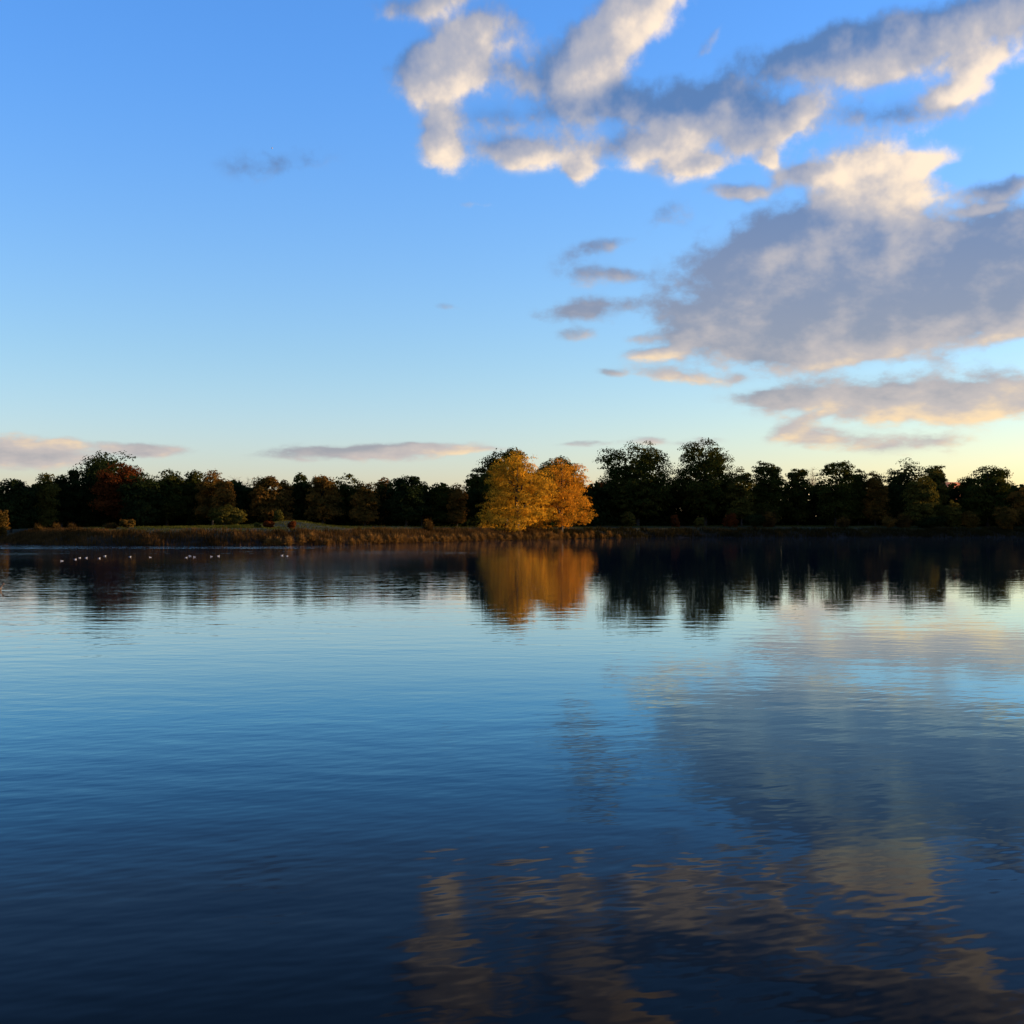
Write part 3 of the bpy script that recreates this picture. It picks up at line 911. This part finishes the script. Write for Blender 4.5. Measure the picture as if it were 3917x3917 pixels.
# the same wood carries on beyond the right of the picture; these trees shade the right bank
AROUND = [(106, 240, 11.0, 4.2), (114, 246, 12.5, 4.6), (123, 240, 11.5, 4.4), (133, 246, 13.5, 5.0), (144, 240, 12.5, 4.8),
          (156, 236, 13.5, 5.0), (168, 242, 14.5, 5.4), (182, 236, 14.0, 5.2)]
ORD = ['nearest', 'second', 'third', 'fourth', 'fifth', 'sixth', 'seventh', 'farthest']
for (x, y, zt, w), o_ in zip(AROUND, ORD):
    make_tree('oak', x, y, zt, w, 0.08, 0.85, 'dark oak beyond the right edge of the picture, %s along the bank' % o_)
for s_ in SHRUBS:
    make_shrub(*s_)


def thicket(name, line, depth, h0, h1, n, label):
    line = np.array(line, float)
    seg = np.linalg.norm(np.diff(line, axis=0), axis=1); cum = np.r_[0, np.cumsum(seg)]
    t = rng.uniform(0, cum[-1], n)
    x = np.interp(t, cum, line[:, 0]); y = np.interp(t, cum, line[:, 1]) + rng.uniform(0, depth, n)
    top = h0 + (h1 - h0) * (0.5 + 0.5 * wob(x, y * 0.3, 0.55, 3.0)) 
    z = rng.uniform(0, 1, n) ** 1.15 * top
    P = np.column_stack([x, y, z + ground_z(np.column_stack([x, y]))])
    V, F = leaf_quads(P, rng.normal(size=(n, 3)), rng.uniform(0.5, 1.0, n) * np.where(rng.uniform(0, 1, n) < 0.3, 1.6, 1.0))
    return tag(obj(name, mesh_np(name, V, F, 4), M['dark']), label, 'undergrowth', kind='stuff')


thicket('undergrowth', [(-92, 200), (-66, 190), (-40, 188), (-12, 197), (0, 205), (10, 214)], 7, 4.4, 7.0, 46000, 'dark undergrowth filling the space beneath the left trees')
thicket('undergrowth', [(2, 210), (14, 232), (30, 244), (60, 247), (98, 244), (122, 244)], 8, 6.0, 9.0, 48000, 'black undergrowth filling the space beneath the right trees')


# ------------------------------------------------------------------ bank plants
def along(lo, hi, n):
    """points on the far shoreline between x = lo and hi"""
    far = SHORE[4:29]
    seg = np.linalg.norm(np.diff(far, axis=0), axis=1); cum = np.r_[0, np.cumsum(seg)]
    a, b = np.interp([lo, hi], far[:, 0], cum)
    t = rng.uniform(a, b, n) if n > 0 else np.linspace(a, b, -n)
    p_ = np.column_stack([np.interp(t, cum, far[:, 0]), np.interp(t, cum, far[:, 1])])
    e = np.column_stack([np.interp(t + 0.5, cum, far[:, 0]), np.interp(t + 0.5, cum, far[:, 1])]) - p_
    return p_, unit(np.column_stack([-e[:, 1], e[:, 0]]) + 1e-9)


def blade_field(name, lo, hi, d0, d1, n, h0, h1, width, mat, label, cat, lean=0.25):
    p_, nr = along(lo, hi, n)
    d = rng.uniform(d0, d1, n)
    P = p_ + nr * d[:, None]
    patch = 0.5 + 0.5 * wob(P[:, 0], P[:, 1], 0.8, 2.2)
    keep = rng.uniform(0, 1, n) < 0.35 + 0.75 * patch
    P, patch = P[keep], patch[keep]
    z = ground_z(P)
    base = np.column_stack([P, z - 0.05])
    h = (h0 + (h1 - h0) * patch) * rng.uniform(0.6, 1.15, len(P))
    an = rng.uniform(0, 6.283, len(P)); q = lean * h * rng.uniform(0, 1.4, len(P))
    tip = base + np.column_stack([np.cos(an) * q, np.sin(an) * q, h])
    V, F = blades(base, tip, width, 0.05)
    return tag(obj(name, mesh_np(name, V, F, 3), mat), label, cat, kind='stuff')


blade_field('reed_bed', -69, 8, -0.7, 5.5, 42000, 0.40, 0.85, 0.06, M['reed'], 'brown reed bed along the left shore', 'reeds')
blade_field('rush_fringe', 8, 112, -0.4, 4.5, 26000, 0.4, 0.9, 0.08, M['rush'], 'dark rushes fringing the right shore', 'rushes')
blade_field('meadow_grass', -69, 112, 5.0, 40.0, 80000, 0.12, 0.30, 0.06, M['grass'], 'short meadow grass on top of the far bank', 'grass', 0.6)

def nth(n):
    return '%d%s' % (n, 'th' if 10 < n % 100 < 14 else {1: 'st', 2: 'nd', 3: 'rd'}.get(n % 10, 'th'))


TUSS = []
for v_ in range(4):
    n = 230
    an = rng.uniform(0, 6.283, n); out_ = rng.uniform(0, 1, n) ** 0.6
    base = np.column_stack([np.cos(an), np.sin(an), np.zeros(n)]) * (rng.uniform(0, 0.22, n))[:, None]
    tip = base + np.column_stack([np.cos(an) * out_ * 0.72, np.sin(an) * out_ * 0.72, (1.12 - 1.02 * out_ ** 2.2) * rng.uniform(0.8, 1.05, n)])
    V, F = blades(base, tip, 0.055, 0.22)
    TUSS.append(mesh_np('sedge_tussock', V, F, 3))
tp, tn = along(-27, 17.5, -66)
for i in range(len(tp)):
    P = tp[i] + tn[i] * rng.uniform(-0.35, 0.55) + rng.normal(size=2) * 0.18
    me = TUSS[i % 4]
    o = obj('sedge_tussock', me, M['straw'], loc=(P[0], P[1], max(float(ground_z([P])[0]), 0.0) - 0.05))
    s = rng.uniform(0.7, 1.25)
    o.scale = (s * rng.uniform(0.85, 1.1), s, s * rng.uniform(0.85, 1.2)); o.rotation_euler = (0, 0, rng.uniform(0, 6.28))
    tag(o, 'straw coloured drooping sedge tussock at the water edge, %s of the row from the left' % nth(i + 1), 'grass tussock', 'sedge tussocks at the water edge')


# ------------------------------------------------------------------ house behind the right trees
M['brick'] = plain_mat('brick_wall', (0.30, 0.15, 0.10), (0.22, 0.11, 0.07), 4.0)
M['tile'] = plain_mat('clay_roof_tiles', (0.36, 0.105, 0.030), (0.27, 0.08, 0.024), 3.0)
M['paint'] = plain_mat('white_paint', (0.75, 0.75, 0.72), (0.68, 0.68, 0.66), 3.0, 0.5)
M['glass'] = plain_mat('window_glass', (0.03, 0.035, 0.04), (0.02, 0.025, 0.03), 3.0, 0.08)


def box(name, lo, hi, mat, parent):
    V = [(x, y, z) for z in (lo[2], hi[2]) for y in (lo[1], hi[1]) for x in (lo[0], hi[0])]
    F = [(0, 2, 3, 1), (4, 5, 7, 6), (0, 1, 5, 4), (2, 6, 7, 3), (0, 4, 6, 2), (1, 3, 7, 5)]
    return obj(name, mesh_np(name, V, F, 4), mat, parent)


def make_house(x, y, ridge_z, rz):
    z0 = float(ground_z([(x, y)])[0])
    h = ridge_z - z0
    r = empty('house', (x, y, z0), rz)
    tag(r, 'house with a bright orange tiled roof glimpsed between the right trees', 'house')
    e = h * 0.56
    V = [(-5, -4, 0), (5, -4, 0), (5, 4, 0), (-5, 4, 0), (-5, -4, e), (5, -4, e), (5, 4, e), (-5, 4, e), (-5, 0, h - 0.25), (5, 0, h - 0.25)]
    bm = bmesh.new(); vs = [bm.verts.new(v) for v in V]
    for f in ((0, 1, 5, 4), (2, 3, 7, 6), (1, 2, 6, 9, 5), (3, 0, 4, 8, 7)):
        bm.faces.new([vs[i] for i in f])
    me = bpy.data.meshes.new('wall'); bm.to_mesh(me); bm.free()
    obj('wall', me, M['brick'], r)
    roof = None
    for sgn in (-1, 1):
        k = sgn * 4.5; ez = e - 0.45
        V = [(-5.4, k, ez), (5.4, k, ez), (5.4, 0, h), (-5.4, 0, h), (-5.4, k, ez - 0.18), (5.4, k, ez - 0.18), (5.4, 0, h - 0.18), (-5.4, 0, h - 0.18)]
        F = [(0, 1, 2, 3), (7, 6, 5, 4), (0, 4, 5, 1), (1, 5, 6, 2), (2, 6, 7, 3), (3, 7, 4, 0)]
        o = obj('roof_slope', mesh_np('roof_slope', V, F, 4), M['tile'], r)
        if roof is None:
            roof = o
    box('door', (-0.5, -4.06, 0), (0.5, -3.99, 2.1), M['paint'], r)
    for wx in (-3.4, 3.2):
        for wz in (1.0, 3.4):
            if wz + 1.2 < e:
                w_ = box('window', (wx - 0.65, -4.05, wz), (wx + 0.65, -3.99, wz + 1.2), M['paint'], r)
                box('pane', (wx - 0.55, -4.07, wz + 0.1), (wx + 0.55, -4.04, wz + 1.1), M['glass'], w_)
    return r


make_house(100.6, 288, 12.1, R(24))


# ------------------------------------------------------------------ birds on the water
M['gull_white'] = plain_mat('white_feathers', (0.70, 0.68, 0.65), (0.60, 0.58, 0.56), 8.0, 0.7)
M['gull_grey'] = plain_mat('grey_feathers', (0.40, 0.42, 0.46), (0.32, 0.34, 0.38), 8.0, 0.7)
M['beak'] = plain_mat('red_beak', (0.35, 0.06, 0.03), (0.25, 0.04, 0.02), 8.0, 0.5)
M['duck_brown'] = plain_mat('brown_feathers', (0.045, 0.028, 0.018), (0.025, 0.016, 0.010), 30.0, 0.7)
M['duck_head'] = plain_mat('dark_brown_feathers', (0.055, 0.030, 0.018), (0.03, 0.018, 0.012), 12.0, 0.6)
M['duck_bill'] = plain_mat('bill', (0.14, 0.10, 0.04), (0.09, 0.07, 0.03), 8.0, 0.5)


def rings(name, secs, n=12):
    """body skinned over cross sections: (x, z, half width, half height)"""
    V, F = [], []
    for (x, z, w, h) in secs:
        for i in range(n):
            a = 2 * math.pi * i / n
            V.append((x, w * math.cos(a), z + h * math.sin(a)))
    for s in range(len(secs) - 1):
        for i in range(n):
            j = (i + 1) % n
            F.append((s * n + i, s * n + j, (s + 1) * n + j, (s + 1) * n + i))
    return mesh_np(name, V, F, 4)


GULL_BODY = rings('body', [(-0.24, 0.115, 0.004, 0.004), (-0.20, 0.11, 0.03, 0.018), (-0.12, 0.085, 0.07, 0.055), (-0.02, 0.065, 0.09, 0.078), (0.08, 0.07, 0.085, 0.078),
                           (0.135, 0.105, 0.06, 0.062), (0.155, 0.15, 0.044, 0.046), (0.17, 0.19, 0.042, 0.042), (0.195, 0.205, 0.034, 0.034), (0.215, 0.203, 0.016, 0.016), (0.222, 0.202, 0.003, 0.003)])
GULL_WING = rings('wing', [(-0.29, 0.135, 0.003, 0.003), (-0.20, 0.125, 0.014, 0.016), (-0.08, 0.105, 0.018, 0.045), (0.03, 0.095, 0.016, 0.05), (0.095, 0.095, 0.003, 0.01)], 8)
GULL_BEAK = rings('beak', [(0.21, 0.201, 0.010, 0.011), (0.24, 0.198, 0.007, 0.007), (0.262, 0.192, 0.001, 0.001)], 8)
NTH = ['leftmost', 'second from the left', 'third from the left', 'fourth from the left', 'fifth from the left', 'sixth from the left', 'seventh from the left',
       'eighth from the left', 'left one of the huddled three', 'middle one of the huddled three', 'right one of the huddled three', 'twelfth from the left', 'thirteenth from the left',
       'next to last on the right', 'last on the right']


def make_gull(x, y, z, rz, s, label):
    r = empty('gull', (x, y, z), rz)
    r.scale = (s, s, s)
    tag(r, label, 'bird', 'white gulls floating on the lake')
    obj('body', GULL_BODY, M['gull_white'], r, smooth=True)
    for sgn in (-1, 1):
        w = obj('wing', GULL_WING, M['gull_grey'], r, loc=(0, sgn * 0.076, 0), smooth=True)
        w.rotation_euler = (R(-22 * sgn), 0, R(4 * sgn))
    obj('beak', GULL_BEAK, M['beak'], r, smooth=True)
    return r


for i, (x, y) in enumerate(GULLS):
    make_gull(x, y, -0.02, rng.choice([0.15, 2.9, 0.3, -0.25, 3.4]) + rng.uniform(-0.3, 0.3), rng.uniform(0.35, 0.42),
              'white gull floating on the lake at the left, %s' % NTH[i])

d_ = empty('duck', (-18.56, 44.5, -0.03), R(10))
tag(d_, 'dark brown duck swimming at the left edge of the picture', 'bird')
obj('body', rings('body', [(-0.30, 0.16, 0.006, 0.004), (-0.25, 0.14, 0.05, 0.03), (-0.14, 0.09, 0.11, 0.085), (0.0, 0.07, 0.13, 0.105), (0.12, 0.075, 0.11, 0.095), (0.18, 0.12, 0.065, 0.07),
                           (0.20, 0.19, 0.045, 0.05), (0.215, 0.245, 0.048, 0.052), (0.25, 0.262, 0.042, 0.044), (0.28, 0.255, 0.018, 0.02), (0.288, 0.252, 0.003, 0.003)]), M['duck_brown'], d_, smooth=True)
obj('bill', rings('bill', [(0.275, 0.25, 0.016, 0.013), (0.31, 0.242, 0.020, 0.008), (0.34, 0.238, 0.014, 0.005), (0.345, 0.238, 0.002, 0.002)], 8), M['duck_bill'], d_, smooth=True)
for sgn in (-1, 1):
    w = obj('wing', GULL_WING, M['duck_head'], d_, loc=(0.02, sgn * 0.105, 0.015), smooth=True)
    w.rotation_euler = (R(-20 * sgn), 0, R(4 * sgn)); w.scale = (0.95, 1, 1)

# ------------------------------------------------------------------ birds in the air
SPREAD = rings('wing', [(0.09, 0.0, 0.02, 0.006), (0.07, 0.0, 0.05, 0.008), (0.0, 0.0, 0.07, 0.01), (-0.06, 0.0, 0.05, 0.007), (-0.10, 0.0, 0.01, 0.003)], 10)
for v_ in SPREAD.vertices:                                    # sweep the section out into a long pointed wing
    a_, b_, c_ = v_.co
    t_ = (b_ + 0.07) / 0.14
    v_.co = (a_ * (1.0 - 0.75 * t_) - 0.16 * max(0.0, t_ - 0.45), 0.04 + 0.46 * t_, c_ + 0.12 * t_ - 0.10 * t_ * t_)


def flying(x, y, z, rz, bank, mat, label):
    r = empty('gull', (x, y, z), rz)
    r.rotation_euler = (R(bank), 0, rz)
    r.scale = (0.5, 0.5, 0.5)
    tag(r, label, 'bird', 'birds flying in the distance')
    obj('body', GULL_BODY, mat, r, loc=(0, 0, -0.08), smooth=True)
    for sgn in (-1, 1):
        w = obj('wing', SPREAD, mat, r, smooth=True)
        w.scale = (1, sgn, 1)


flying(-29.2, 150, 48.1, R(200), 18, M['gull_white'], 'tiny pale bird flying in front of the small grey cloud, upper left')
